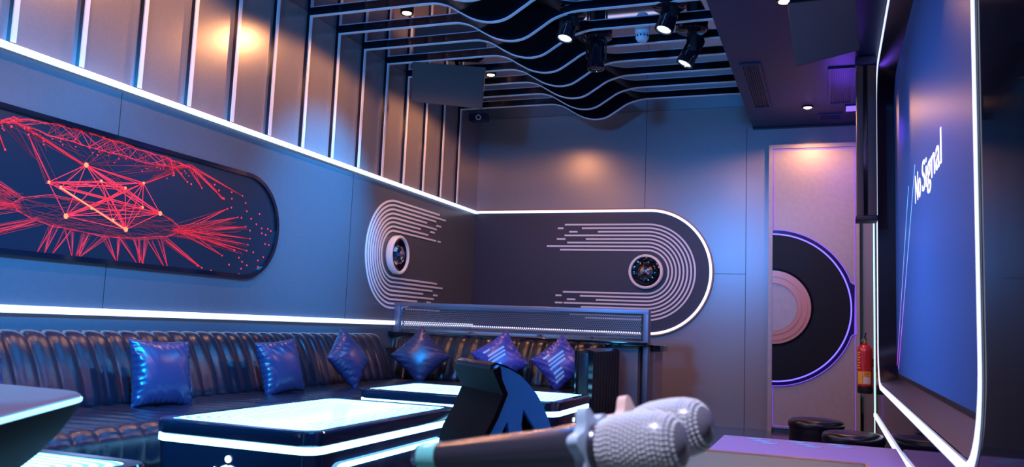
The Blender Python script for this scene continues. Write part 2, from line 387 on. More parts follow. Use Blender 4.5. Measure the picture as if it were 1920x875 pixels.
# race-track stripes
def stripes(name, label, mapper, normal, c, R, ends_top, ends_bot, dash, sgn):
    o = thing(name, label, 'wall decoration', mapper(c[0], c[1])); O = Vector(mapper(c[0], c[1]))
    for i, r in enumerate(R):
        a0, a1 = (90, -90) if sgn > 0 else (90, 270)
        pts = [(ends_top[i], c[1]+r)]+arc(c[0], c[1], r, a0, a1, 40)+[(ends_bot[i], c[1]-r)]
        MB().strip([Vector(mapper(*p))-O for p in pts], .0078, normal, .006).build('stripe', M['stripe'], o)
    for x0, x1, z in dash:
        MB().strip([Vector(mapper(x0, z))-O, Vector(mapper(x1, z))-O], .0078, normal, .006).build('dash', M['stripe'], o)
    return o
R8 = [.440-.0342*i for i in range(8)]
stripes('race_stripes', 'eight pale concentric stripes curving round the right-hand ring, on the capsule', lambda a, b: (a, YB-.02, b), (0, -1, 0), (-1.575, 1.342), R8,
        [-2.373, -2.203, -2.046, -2.373, -2.161, -2.344, -2.547, -2.413], [-2.15, -2.30, -2.36, -2.19, -2.371, -2.046, -2.202, -2.371],
        [(-2.442, -2.386, 1.342+R8[1]), (-2.327, -2.246, 1.342+R8[2]), (-2.449, -2.363, 1.342+R8[4]), (-2.443, -2.384, 1.342-R8[6]), (-2.329, -2.246, 1.342-R8[5]), (-2.446, -2.36, 1.342-R8[4])], 1)
RL = [.432-.0345*i for i in range(8)]
stripes('race_stripes', 'eight bright concentric stripes curving round the left-hand ring, on the left wall', lambda a, b: (XL, a, b), (1, 0, 0), (6.03, 1.338), RL,
        [6.853, 6.985, 6.785, 6.606, 6.805, 6.489, 6.642, 6.805], [6.95, 6.62, 6.493, 6.813, 6.601, 6.78, 6.986, 6.864],
        [(6.81, 6.893, 1.338+RL[3]), (6.694, 6.767, 1.338+RL[5]), (6.85, 6.90, 1.338+RL[7]), (6.813, 6.89, 1.338-RL[4]), (6.69, 6.76, 1.338-RL[2])], -1)
def ring_speaker(loc, ax, label):
    o = thing('ring_speaker', label, 'speaker', loc); A = Vector(ax)
    MB().lathe([(.150, 0), (.158, .01), (.158, .05), (.150, .058), (.138, .058), (.134, .05), (.134, .0)], ax=A, n=48).build('light_ring', M['white'], o, smooth=.6)
    MB().lathe([(.134, .002), (.132, .04), (.105, .015), (.09, .006), (.0, .006)], ax=A, n=48).build('basin', M['black_gloss'], o, smooth=.6)
    MB().lathe([(.088, .006), (.086, .03), (.070, .055), (.045, .072), (.018, .080), (0, .081)], ax=A, n=12).build('dome', M['chrome'], o)
    return o
ring_speaker((-1.576, YB-.02, 1.342), (0, -1, 0), 'round chrome dome in a white ring on the back wall capsule')
ring_speaker((XL, 6.06, 1.335), (1, 0, 0), 'round chrome dome in a white ring on the left wall')

# ------------------------------------------------------------------ laser picture on the left wall panel, projected light built as glowing strips
def lw(y, z, x=XL): return (x, y, z)
py0, py1, pz0, pz1 = .9, 4.47, 1.03, 1.645
pr = (pz1-pz0)/2; pc = (pz0+pz1)/2
capl = arc(py1-pr, pc, pr, -90, 90, 24)+arc(py0+pr, pc, pr, 90, 270, 24)
scrn = thing('laser_panel', 'long round-ended panel on the left wall with a projected red laser net', 'display', (XL, 2.7, pz0))
def lo(x): return lambda a, b: (x, a-2.7, b-pz0)
MB().prism(capl, lo(0), lo(.006)).build('glass', M['laser_glass'], scrn)
MB().strip([lo(0)(a, b) for a, b in capl], .012, (1, 0, 0), .022, closed=True).build('rim', M['black_gloss'], scrn)
lm = MB(); ld = MB(); lor = MB()
def seg(mb, a, b, w0, w1=None, x=.0075):
    w1 = w0 if w1 is None else w1
    d = Vector((b[0]-a[0], b[1]-a[1])); L = d.length
    if L < 1e-4: return
    n = Vector((-d.y, d.x))/L
    P = [(a[0]+n.x*w0/2, a[1]+n.y*w0/2), (a[0]-n.x*w0/2, a[1]-n.y*w0/2), (b[0]-n.x*w1/2, b[1]-n.y*w1/2), (b[0]+n.x*w1/2, b[1]+n.y*w1/2)]
    def clampz(p): return (p[0], min(max(p[1], pz0+.006), pz1-.006))
    mb.add([lo(x)(*clampz(p)) for p in P]+[lo(x+.001)(*clampz(p)) for p in P], [(4, 5, 6, 7), (0, 1, 5, 4), (2, 3, 7, 6), (1, 2, 6, 5), (3, 0, 4, 7)])
def dot(mb, p, r, x=.009):
    mb.prism(arc(p[0], p[1], r, 0, 315, 7), lo(x), lo(x+.001))
ND = [(2.975,1.477),(2.782,1.361),(2.847,1.347),(3.071,1.417),(3.338,1.453),(3.222,1.408),(2.89,1.221),(3.163,1.239),(3.249,1.202),(3.469,1.314),(3.345,1.329),(3.029,1.278)]
RG = [(2.614,1.236),(2.658,1.266),(2.795,1.3),(2.995,1.309),(3.229,1.313),(3.469,1.314),(3.56,1.29),(3.608,1.263),(3.612,1.229),(3.521,1.193),(3.317,1.161),(3.114,1.155),(2.915,1.162),(2.833,1.171),(2.72,1.19),(2.632,1.216)]
HI = [(1.6,1.50),(2.1,1.50),(2.446,1.538),(2.5,1.57),(2.576,1.609),(2.702,1.621),(2.86,1.633),(2.951,1.632),(3.111,1.628),(3.277,1.62),(3.487,1.612),(3.659,1.600),(3.832,1.529),(3.948,1.468)]
LOW = [(1.6,1.47),(2.1,1.52),(2.501,1.563),(2.578,1.590),(2.752,1.573),(2.94,1.57),(3.118,1.565),(3.341,1.563),(3.539,1.575),(3.659,1.600)]
FAN = [((3.61,1.246),[(3.992,1.414),(4.089,1.377),(4.167,1.33),(4.216,1.263),(4.2,1.224),(4.194,1.187),(3.977,1.138),(4.076,1.182)],.05),
 ((2.833,1.171),[(2.759,1.038),(2.797,1.039)],.03),((2.915,1.162),[(2.837,1.038),(2.947,1.036)],.03),((3.013,1.153),[(2.965,1.035),(2.983,1.037)],.03),
 ((3.12,1.155),[(2.984,1.034),(3.207,1.038)],.03),((3.22,1.156),[(3.213,1.039),(3.346,1.034)],.03),((3.324,1.162),[(3.36,1.035),(3.382,1.036)],.03),
 ((3.403,1.169),[(3.381,1.042),(3.531,1.037)],.03),((3.477,1.179),[(3.555,1.039)],.03),((3.514,1.185),[(3.816,1.054),(3.781,1.063)],.05),
 ((2.621,1.228),[(2.3,1.245),(2.3,1.212),(2.3,1.17),(2.3,1.11),(2.3,1.285)],.05),((2.754,1.176),[(2.4,1.04),(2.35,1.05)],.03),((2.72,1.186),[(2.3,1.06)],.03),
 ((2.646,1.274),[(2.3,1.43),(2.3,1.40)],.04),((2.975,1.477),[(2.578,1.596),(2.653,1.579)],.02),((3.338,1.453),[(3.543,1.544)],.015),
 ((3.659,1.607),[(3.765,1.5),(3.948,1.468),(4.117,1.51)],.03),((3.487,1.62),[(3.545,1.532),(3.649,1.513)],.03),((2.782,1.361),[(2.656,1.551)],.02),((2.501,1.563),[(2.553,1.462)],.015)]
DOT = [(3.867,1.536),(3.907,1.509),(3.956,1.469),(4.023,1.479),(4.025,1.426),(4.122,1.379),(4.151,1.473),(4.167,1.424),(4.212,1.384),(4.266,1.358),(4.321,1.339),(4.381,1.343),(4.413,1.334),(4.325,1.309),(4.364,1.304),(4.21,1.312),(4.29,1.425),(4.364,1.246),(4.403,1.244),(4.256,1.184),(4.357,1.163),(4.306,1.138),(4.311,1.099),(4.126,1.139),(4.158,1.117),(4.204,1.1),(4.153,1.076),(4.137,1.041),(4.043,1.091),(3.893,1.044),(2.571,1.567),(3.679,1.507),(4.081,1.178),(4.018,1.517)]
rn = random.Random(3)
EDG = [(0,1),(0,2),(0,6),(0,3),(0,5),(0,4),(0,8),(1,6),(1,3),(1,4),(2,3),(2,4),(2,9),(3,6),(3,7),(3,5),(4,7),(4,8),(4,9),(5,9),(5,8),(5,11),(4,10),(4,11),(6,9),(6,8),(6,11),(6,10),(7,9),(8,9),(8,10),(11,9),(2,8),(1,11),(6,4),(0,10),(3,9)]
for a, b in EDG: seg(lm, ND[a], ND[b], .0030, .0030)
for a, b in [(0,4),(0,9),(2,8),(1,5),(4,6),(3,8),(10,1),(7,2)]:
    for k in range(3):
        j = (rn.uniform(-.02, .02), rn.uniform(-.012, .012)); seg(lm, ND[a], (ND[b][0]+j[0], ND[b][1]+j[1]), .0022)
seg(lor, ND[2], ND[8], .007, .007, .0085)
for i, p in enumerate(ND):
    dm = MB(); dot(dm, p, .013 if i in (0, 9, 8, 6) else .008, .0095); dm.build('node', M['orange'], scrn)
for k in range(4):
    q = [(a+rn.uniform(-.012, .012), b+rn.uniform(-.008, .008)) for a, b in RG]
    for a, b in zip(q, q[1:]+q[:1]): seg(lm if k < 1 else ld, a, b, .0018)
for o, tips, sp in FAN:
    for t in tips:
        for k in range(6):
            s = (o[0]+rn.uniform(-sp, sp), o[1]+rn.uniform(-sp, sp)*.4)
            seg(lm if k < 2 else ld, s, t, .0010, .0026)
        dot(lm, t, .005)
def samp(P, n):
    out = []
    for a, b in zip(P, P[1:]):
        for i in range(n): out.append((a[0]+(b[0]-a[0])*i/n, a[1]+(b[1]-a[1])*i/n))
    return out+[P[-1]]
H, Lo = samp(HI, 4), samp(LOW, 4)
for P in (H, Lo):
    for k in range(4):
        q = [(a+rn.uniform(-.006, .006), b+rn.uniform(-.007, .007)) for a, b in P]
        for a, b in zip(q, q[1:]): seg(lm if k < 2 else ld, a, b, .0018)
H2 = [p for p in H if 2.5 < p[0] < 3.7]; L2 = [p for p in Lo if 2.5 < p[0] < 3.7]
for k in range(90):
    a = rn.choice(H2); b = min(L2, key=lambda p: abs(p[0]-a[0]-rn.uniform(-.14, .14))); seg(ld if k % 3 else lm, a, b, .0018)
for k in range(70):
    a = rn.choice(L2); c = rn.choice(ND[:6]); tt = rn.uniform(.15, 1); seg(ld, a, (a[0]+(c[0]-a[0])*tt, a[1]+(c[1]-a[1])*tt), .0009)
for k in range(60):
    a = rn.choice(RG); b = rn.choice(RG); seg(ld, a, b, .0008)
for k in range(36):
    a = (2.62+rn.uniform(-.03, .05), 1.25+rn.uniform(-.04, .04)); seg(ld, a, (2.0, 1.08+.42*k/36), .0012)
for k in range(30):
    a = (3.60+rn.uniform(-.05, .02), 1.24+rn.uniform(-.04, .03)); t = rn.uniform(.5, 1); b = (3.62+.58*t, 1.24+rn.uniform(-.09, .15)*t); seg(ld, a, b, .0012)
for p in DOT: dot(lm, p, .0058)
for k in range(40):
    a = rn.choice(L2); dot(lm, (a[0]+rn.uniform(-.03, .03), a[1]-abs(rn.gauss(0, .03))), .0035)
lm.build('bright_net', M['red'], scrn); ld.build('faint_net', M['red_dim'], scrn); lor.build('thick_beam', M['orange'], scrn)

# ------------------------------------------------------------------ ceiling slats that run down the left wall
WV = [(-2.45,2.83),(-2.40,2.829),(-2.34,2.824),(-2.255,2.797),(-2.156,2.737),(-2.07,2.692),(-1.97,2.668),(-1.87,2.679),(-1.77,2.735),(-1.68,2.790),(-1.59,2.818),(-1.52,2.829),(-1.46,2.83)]
def cr(P, n):
    out = []
    for i in range(1, len(P)-2):
        p0, p1, p2, p3 = [Vector(q) for q in P[i-1:i+3]]
        for k in range(n):
            t = k/n; out.append(.5*((2*p1)+(-p0+p2)*t+(2*p0-5*p1+4*p2-p3)*t*t+(-p0+3*p1-3*p2+p3)*t**3))
    return [tuple(v) for v in out]+[P[-2]]
wave = cr([(-2.55, 2.83)]+WV+[(-1.40, 2.83)], 4)
inner = [(XL+.022, 1.925), (XL+.022, 2.83)]+wave+[(-.645, 2.83)]
outer_ = [(XL, 1.925), (XL, ZC)]+[(x, ZC) for x, z in wave]+[(-.645, ZC)]
words = ['nearest the back wall', 'second from the back wall', 'third from the back wall', 'fourth from the back wall', 'fifth from the back wall', 'sixth from the back wall', 'seventh from the back wall', 'eighth from the back wall', 'ninth from the back wall', 'tenth from the back wall', 'eleventh from the back wall', 'twelfth from the back wall', 'thirteenth from the back wall', 'fourteenth from the back wall, at the left picture edge']
slat0 = thing('ceiling_slat', '', 'slat', (0, 0, 0), 0, 'wavy slats on wall and ceiling')
sb = MB(); T = .0135
n = len(inner); sb.rings([[(a[0], -T, a[1]), (a[0], T, a[1]), (b[0], T, b[1]), (b[0], -T, b[1])] for a, b in zip(inner, outer_)])
sb.build('blade', M['black_gloss'], slat0, smooth=.5)
eb = MB(); path = [Vector((x, 0, z)) for x, z in inner]; loops = []
for i, p in enumerate(path):
    a = path[max(0, i-1)]; b = path[min(len(path)-1, i+1)]
    t = (b-a).normalized(); nn = Vector((t.z, 0, -t.x))
    if i == 1: nn = Vector((1, 0, -1))
    q = p+nn*.007
    loops.append([(p.x, -T+.001, p.z), (p.x, T-.001, p.z), (q.x, T-.001, q.z), (q.x, -T+.001, q.z)])
eb.rings(loops); eb.build('white_edge', M['white'], slat0, smooth=.5)
for k in range(14):
    o = slat0 if k == 0 else copy_tree(slat0)
    o.location = (0, 7.165-.357*k, 0)
    o['label'] = 'black glossy slat with a white wavy edge, %s' % words[k]

# ------------------------------------------------------------------ downlights
def downlight(loc, label):
    o = thing('downlight', label, 'ceiling light', loc, 0, 'warm recessed downlights')
    MB().lathe([(.030, .0), (.045, -.004), (.045, .012), (.030, .012)], n=28).build('trim_ring', M['black_gloss'], o, smooth=.6)
    MB().lathe([(.0, .004), (.030, .004), (.030, -.002), (.012, -.010), (0, -.011)], n=24).build('lens', M['warm_lens'], o, smooth=.8)
    return o
dl = ['warm glowing downlight above the laser display between the slats', 'warm glowing downlight beside the left hanging speaker']
for i, p in enumerate(DOWN[:2]):
    o = downlight((p[0], p[1], 2.836), dl[i]); MB().lathe([(.045, .01), (.045, .021)], n=24).build('can', M['black'], o)
downlight((DOWN[4][0], DOWN[4][1], 2.640), 'warm glowing downlight in the dark soffit in front of the door')
downlight((DOWN[5][0], DOWN[5][1]-.0, 2.640), 'warm downlight in the soffit just above the right hanging speaker')
# ------------------------------------------------------------------ stage lamps
def stage_lamp(base, tilt, rz, zc, label, L=.17, r=.056, lit=True):
    o = thing('stage_lamp', label, 'stage light', base, rz, 'black stage lamps under the ceiling')
    MB().lathe([(0, 0), (.095, 0), (.108, -.012), (.108, -.030), (.085, -.045), (0, -.045)], n=32).build('base', M['black_gloss'], o, smooth=.6)
    yk = MB()
    for s in (-1, 1): yk.box((s*.066-.006, -.022, -zc-.02), (s*.066+.006, .022, -.04))
    yk.box((-.066, -.022, -.06), (.066, .022, -.04)); yk.build('yoke', M['black'], o, bevel=.003)
    d = Vector((math.sin(tilt), 0, -math.cos(tilt)))
    d = Vector((0, math.sin(tilt), -math.cos(tilt)))
    c = Vector((0, 0, -zc))
    h = MB().lathe([(0, -L*.5), (r*.8, -L*.5), (r, -L*.42), (r, L*.30), (r*1.06, L*.32), (r*1.06, L*.5), (r*.85, L*.5), (r*.8, L*.44), (0, L*.44)], o=c, ax=d, n=32).build('head', M['black_gloss'], o, smooth=.6)
    MB().lathe([(0, L*.445), (r*.8, L*.445), (r*.78, L*.47), (r*.4, L*.495), (0, L*.50)], o=c, ax=d, n=24).build('lens', M['cool_lens'] if lit else M['black_gloss'], h, smooth=.8)
    return o
stage_lamp((-1.60, 5.11, ZC), .30, 2.6, .090, 'black stage lamp at the top edge over the wave, left front one', .20)
stage_lamp((-.945, 5.11, ZC), .35, 2.3, .090, 'black stage lamp at the top edge, right front one', .20)
stage_lamp((-1.53, 5.555, ZC), -.05, .2, .155, 'black stage lamp hanging straight down, left rear one', .20, lit=False)
stage_lamp((-.87, 5.555, ZC), .45, 1.9, .170, 'black tilted stage lamp with a lit lens, right rear one', .21)
sd = thing('smoke_detector', 'small white smoke detector between the slats', 'smoke detector', (-1.195, 5.50, ZC))
MB().lathe([(0, 0), (.052, 0), (.052, -.035), (.046, -.045), (0, -.045)], n=28).build('base', M['ceramic'], sd, smooth=.6)
MB().lathe([(.040, -.045), (.046, -.055), (.046, -.075), (.034, -.095), (.018, -.10), (0, -.10)], n=28).build('cap', M['ceramic'], sd, smooth=.6)
vt = MB()
for i in range(12):
    a = 2*PI*i/12; c, s = math.cos(a), math.sin(a)
    vt.add([(c*.0455-s*t, s*.0455+c*t, z) for t, z in ((-.004, -.072), (.004, -.072), (.004, -.058), (-.004, -.058))]+[(c*.048-s*t, s*.048+c*t, z) for t, z in ((-.004, -.072), (.004, -.072), (.004, -.058), (-.004, -.058))], [(4, 5, 6, 7), (0, 1, 5, 4), (1, 2, 6, 5), (2, 3, 7, 6), (3, 0, 4, 7)])
vt.build('vent_slots', M['black'], sd)

# ------------------------------------------------------------------ soffit vents
def vent(x0, x1, y0, y1, along_y, label):
    o = thing('air_vent', label, 'vent', ((x0+x1)/2, (y0+y1)/2, 2.65)); hx, hy = (x1-x0)/2, (y1-y0)/2
    fr = MB(); b = .018
    fr.box((-hx, -hy, -.012), (-hx+b, hy, 0)).box((hx-b, -hy, -.012), (hx, hy, 0)).box((-hx+b, -hy, -.012), (hx-b, -hy+b, 0)).box((-hx+b, hy-b, -.012), (hx-b, hy, 0))
    fr.build('frame', M['soffit'], o)
    MB().box((-hx+b, -hy+b, -.002), (hx-b, hy-b, 0)).build('backing', M['black'], o)
    sl = MB()
    if along_y:
        n = max(4, int(hx*2/.018))
        for i in range(1, n): x = -hx+b+(2*hx-2*b)*i/n; sl.box((x-.002, -hy+b, -.011), (x+.003, hy-b, -.003))
    else:
        n = max(4, int(hy*2/.018))
        for i in range(1, n): y = -hy+b+(2*hy-2*b)*i/n; sl.box((-hx+b, y-.002, -.011), (hx-b, y+.003, -.003))
    sl.build('louvres', M['soffit'], o)
vent(-.58, -.44, 5.80, 6.96, True, 'long dark louvred vent at the left side of the soffit')
vent(-.01, .17, 6.02, 6.96, True, 'dark louvred vent in the soffit right of the glowing downlight')
vent(-.09, .10, 7.28, 7.46, False, 'small dark grille in the soffit just above the door')
sp = thing('ceiling_panel_light', 'small violet square light in the soffit near the column speaker', 'ceiling light', (.19, 7.12, 2.65))
MB().box((-.075, -.09, -.012), (.075, .09, 0)).build('housing', M['soffit'], sp); MB().box((-.067, -.082, -.0135), (.067, .082, -.0121)).build('diffuser', M['soft_face'], sp)

# ------------------------------------------------------------------ hanging speakers
def hull_box(name, P, mt, parent, bevel=.012):
    mb = MB(); mb.add(P, [(0, 1, 2, 3), (4, 7, 6, 5), (0, 4, 5, 1), (1, 5, 6, 2), (2, 6, 7, 3), (3, 7, 4, 0)]); return mb.build(name, mt, parent, bevel=bevel)
def hang_speaker(F, back, label, top, arm_to, base):
    o = thing('hanging_speaker', label, 'speaker', base); B = Vector(base)
    F = [Vector(p)-B for p in F]; bk = Vector(back)
    c = sum(F, Vector())/4; R = [p*1+bk+(c-p)*.22 for p in F]
    hull_box('cabinet', F+R, M['black'], o)
    nrm = -bk.normalized()
    hull_box('grille', [p+(c-p)*.015+nrm*.012 for p in F]+[p+(c-p)*.01-nrm*.004 for p in F], M['grille'], o, .005)
    br = c+bk*.6; mb = MB()
    mb.lathe([(.016, 0), (.016, (Vector(arm_to)-B-br).length)], o=br, ax=Vector(arm_to)-B-br, n=16)
    mb.build('bracket', M['black'], o, smooth=.6)
    return o
FL = [(-3.08, 5.74, 2.80), (-2.53, 5.97, 2.815), (-2.565, 6.02, 2.485), (-3.13, 5.79, 2.505)]
FL = [(-3.082, 5.75, 2.885-.02), (-2.53, 5.955, 2.815), (-2.565, 6.0, 2.489), (-3.09, 5.78, 2.522)]
FL[0] = (-3.060, 5.715, 2.825); 
hang_speaker(FL, (-.06, .16, .03), 'large dark speaker hanging in the upper left corner above the slatted wall', 2.8, (-2.82, 6.06, ZC), (-2.82, 6.0, ZC))
FR_ = [(-.216, 4.60, 2.588), (.132, 4.62, 2.60), (.160, 4.90, 2.395), (-.178, 4.86, 2.312)]
hang_speaker(FR_, (0, .20, .18), 'wide dark tapered speaker hanging from the soffit at the top right', 2.65, (0, 4.95, 2.65), (0, 4.95, 2.65))
# security camera in the corner
cc = thing('security_camera', 'small black camera with a round lens in the upper left corner', 'camera', (-3.20, 7.36, 2.83))
MB().box((-.075, -.035, -.075), (.105, .06, 0)).build('housing', M['soffit'], cc, bevel=.010)
MB().lathe([(.0, 0), (.026, 0), (.026, .012), (.018, .016), (.018, .008), (0, .008)], o=(.028, -.035, -.045), ax=(.35, -1, -.15), n=24).build('lens_ring', M['ceramic'], cc, smooth=.6)
MB().lathe([(0, .009), (.016, .009), (.010, .016), (0, .018)], o=(.028, -.035, -.045), ax=(.35, -1, -.15), n=20).build('lens', M['black_gloss'], cc, smooth=.8)
# column speaker
col = thing('column_speaker', 'tall dark column speaker hanging in front of the wall beside the screen', 'speaker', (.225, 5.86, 1.56))
MB().box((-.060, -.07, .03), (-.020, .09, 1.02)).box((.005, -.07, .03), (.058, .09, 1.02)).build('front_bars', mat('column_cloth_reflection', (.10, .065, .055), .6), col, bevel=.004)  # brown base holds the reflection on the dark front
MB().box((-.020, -.02, .03), (.005, .09, 1.02)).build('groove_back', M['black_gloss'], col)
MB().box((-.067, -.082, 1.02), (.062, .095, 1.075)).build('top_cap', M['soffit'], col, bevel=.004)
MB().box((-.067, -.082, 0), (.062, .095, .032)).build('bottom_cap', M['black'], col, bevel=.004)
MB().lathe([(.012, 1.07), (.012, 1.09)], n=16).build('hanger', M['black'], col)

# ------------------------------------------------------------------ big screen
tv = thing('projection_screen', 'huge blue screen reading No Signal on the right wall', 'screen', (.40, 4.0, 1.2))
def T_(x, y, z): return (x-.40, y-4.0, z-1.2)
so = MB().box((.405, 1.9, .59), (.42, 6.04, 2.58)).build('screen_panel', M['screen']); so.parent = tv; so.matrix_parent_inverse = Matrix.Translation((-.40, -4.0, -1.2))
def frm():
    mb = MB(); b = .04
    mb.box(T_(.402, 1.95, .552), T_(.425, 6.08, .600)).box(T_(.402, 1.95, 2.560), T_(.425, 6.08, 2.585)).box(T_(.402, 6.02, .600), T_(.425, 6.08, 2.560)).box(T_(.402, 1.95, .600), T_(.425, 2.03, 2.560))
    return mb
frm().build('bezel', M['black'], tv)
def text(body, size, loc, rot, mt, parent, name, ext=.001, sx=1):
    c = bpy.data.curves.new(name, 'FONT'); c.body = body; c.size = size; c.extrude = ext; c.space_character = 1
    t = bpy.data.objects.new(name, c); COL.objects.link(t)
    dg = bpy.context.evaluated_depsgraph_get(); me = bpy.data.meshes.new_from_object(t.evaluated_get(dg)); bpy.data.objects.remove(t)
    me.materials.clear(); me.materials.append(mt); me.name = name
    xs = [v.co.x for v in me.vertices]; k = sx/(max(xs)-min(xs))
    for v in me.vertices: v.co.x = (v.co.x-min(xs))*k
    o = bpy.data.objects.new(name, me); COL.objects.link(o); o.parent = parent; o.location = loc; o.rotation_euler = rot; return o
M['text'] = mat('text_white', (1, 1, 1), .5, emit=(1, .93, 1), es=1.3)
text('No', .205, T_(.4035, 4.64, 1.492), (PI/2, 0, -PI/2), M['text'], tv, 'lettering', .0008, .27)
text('Signal', .205, T_(.4035, 4.30, 1.492), (PI/2, 0, -PI/2), M['text'], tv, 'lettering', .0008, .73)
for i, (a, b) in enumerate([((4.64, 1.69), (5.87, .63)), ((5.02, 1.645), (6.01, .63))]):
    o = MB().strip([(.404, a[0], a[1]), (.404, 5.5-(.12 if i == 0 else 0)*0, a[1]+(b[1]-a[1])*(5.5-a[0])/(b[0]-a[0])), (.404, b[0], b[1])], .006, (-1, 0, 0), .001).build('neon_line', M['neon'])
    o.parent = tv; o.matrix_parent_inverse = Matrix.Translation((-.40, -4.0, -1.2))
# LED frame round the screen
lf = thing('screen_led_frame', 'bright white rounded light line framing the blue screen', 'led strip', (SX, 4.065, .5))
pts = [(-.001, u*1.0, v+1.065) for u, v in rrect(4.07, 2.11, .26, 12)]
MB().strip(pts, .014, (-1, 0, 0), .005, closed=True).build('tube', M['led'], lf)
MB().strip([(p[0], p[1]*1.009, (p[2]-1.065)*1.018+1.065) for p in pts], .002, (-1, 0, 0), .002, closed=True).build('metal_rim', M['steel'], lf)
lo2 = thing('outer_led_line', 'thin cyan-white light line at the far edge and foot of the screen wall', 'led strip', (SX, 6.6, .3))
MB().box((-.006, -.006, -.19), (.0, .006, 2.35)).build('upright_tube', mat('led_green_white', (1, 1, 1), .4, emit=(.45, 1, .95), es=1.2), lo2)
MB().strip([(-.001, -.01, -.022), (-.001, -2.2, -.015), (-.001, -3.4, .02), (-.001, -5.5, .03)], .012, (-1, 0, 0), .010).build('foot_tube', M['led'], lo2)

# ------------------------------------------------------------------ partition with perforated metal
YP = 6.12
pt = thing('perforated_partition', 'grey metal partition with a long perforated window behind the short sofa', 'partition', (-2.28, YP, 0))
def PQ(x, y, z): return (x+2.28, y-YP, z)
MB().box(PQ(XL, YP-.03, .925), PQ(-1.225, YP+.05, .955)).box(PQ(XL, YP-.03, .72), PQ(-3.25, YP+.05, .925)).box(PQ(-1.265, YP-.03, 0), PQ(-1.225, YP+.05, .925)).build('frame', M['steel'], pt, bevel=.003)
MB().box(PQ(-3.25, YP-.012, .728), PQ(-1.265, YP+.02, .744)).box(PQ(-3.25, YP-.012, .912), PQ(-1.265, YP+.02, .924)).box(PQ(-3.25, YP-.012, .744), PQ(-3.232, YP+.02, .912)).box(PQ(-1.283, YP-.012, .744), PQ(-1.266, YP+.02, .912)).build('inner_frame', M['chrome'], pt)
MB().box(PQ(-3.232, YP+.002, .744), PQ(-1.283, YP+.004, .912)).build('perforated_sheet', M['perf'], pt)
MB().box(PQ(XL, YP-.10, .688), PQ(-1.222, YP+.12, .720)).build('ledge', M['black_gloss'], pt, bevel=.004)
MB().box(PQ(XL, YP-.02, 0), PQ(-1.30, YP+.06, .688)).build('lower_panel', M['wall'], pt)
cb = thing('low_cabinet', 'grey low cabinet with a dark top behind the right end of the partition', 'cabinet', (-1.30, 6.42, 0))
MB().box((-.6, -.16, 0), (.09, .16, .655)).build('body', M['wall'], cb); MB().box((-.62, -.17, .655), (.13, .17, .700)).build('top', M['black_gloss'], cb, bevel=.004)

# ------------------------------------------------------------------ sofa
def channel(profile, L, pitch, amp, axis_fn, phase=0, caps=True, sub=6):
    """profile: list of (u, z); channels bulge outwards along the length"""
    P = [Vector(p) for p in profile]; n = len(P); N = []
    for i in range(n):
        t = (P[min(i+1, n-1)]-P[max(i-1, 0)]).normalized(); N.append(Vector((t.y, -t.x)))
    k = max(2, int(round(L/pitch))); mb = MB(); loops = []
    for j in range(k*sub+1):
        s = j/(k*sub)*L; ph = (j % sub)/sub; b = abs(math.sin(PI*ph))**.55*amp
        e = min(s, L-s); e = -max(0, .02-e)*.5
        loops.append([axis_fn(P[i].x+N[i].x*(b+e), s, P[i].y+N[i].y*(b+e)) for i in range(n)])
    return mb.rings(loops)
# backrest profile (distance from wall, z), counter-clockwise seen so normals go outwards
def spl(P, n=5): return cr([P[0]]+P+[P[-1]], n)
backp = spl([(.30, .36), (.40, .37), (.385, .45), (.345, .55), (.30, .63), (.26, .675), (.215, .69), (.17, .685), (.13, .67)], 4)+[(.13, .36)]
seatp = [(.36, .20)]+spl([(.96, .20), (.995, .24), (1.0, .30), (.995, .345), (.97, .372), (.92, .378), (.6, .372), (.37, .372)], 4)
sofa = thing('corner_sofa', 'black channelled leather corner sofa along the left wall and the partition', 'sofa', (-2.9, 4.0, 0))
SO = Vector((-2.9, 4.0, 0))
def left_ax(u, s, z, y0): return (XL+u-SO.x, y0+s-SO.y, z)
def back_ax(u, s, z, x0): return (x0+s-SO.x, 6.12-u-SO.y+.10, z)
YS = [.2, 1.85, 3.46, 4.90]
for y0, y1, ln in ((.3, 1.88, 1), (1.88, 3.46, 1), (3.465, 5.60, 1)):
    channel(backp, y1-y0, .105, .014, lambda u, s, z, y0=y0: left_ax(u-.10, s, z, y0)).build('backrest', M['leather'], sofa, smooth=1.2)
    channel(seatp, y1-y0, .105, .012, lambda u, s, z, y0=y0: left_ax(u-.05, s, z, y0)).build('seat', M['leather'], sofa, smooth=1.2)
channel(backp, 1.52, .105, .014, lambda u, s, z: back_ax(u, s, z, -3.03)).build('backrest', M['leather'], sofa, smooth=1.2)
channel([(.30, .36), (.40, .37), (.36, .52), (.29, .66), (.2, .685), (.13, .67), (.13, .36)], .17, .085, .010, lambda u, s, z: back_ax(u+.0, s, z, -3.20)).build('backrest', M['leather'], sofa, smooth=1.2)
channel(seatp, .85, .105, .012, lambda u, s, z: back_ax(u-.05, s, z, -2.36)).build('seat', M['leather'], sofa, smooth=1.2)
MB().box((XL+.32-SO.x, 5.60-SO.y, .2), (-2.36-SO.x, 5.88-SO.y, .372)).build('seat', M['leather'], sofa, bevel=.02)
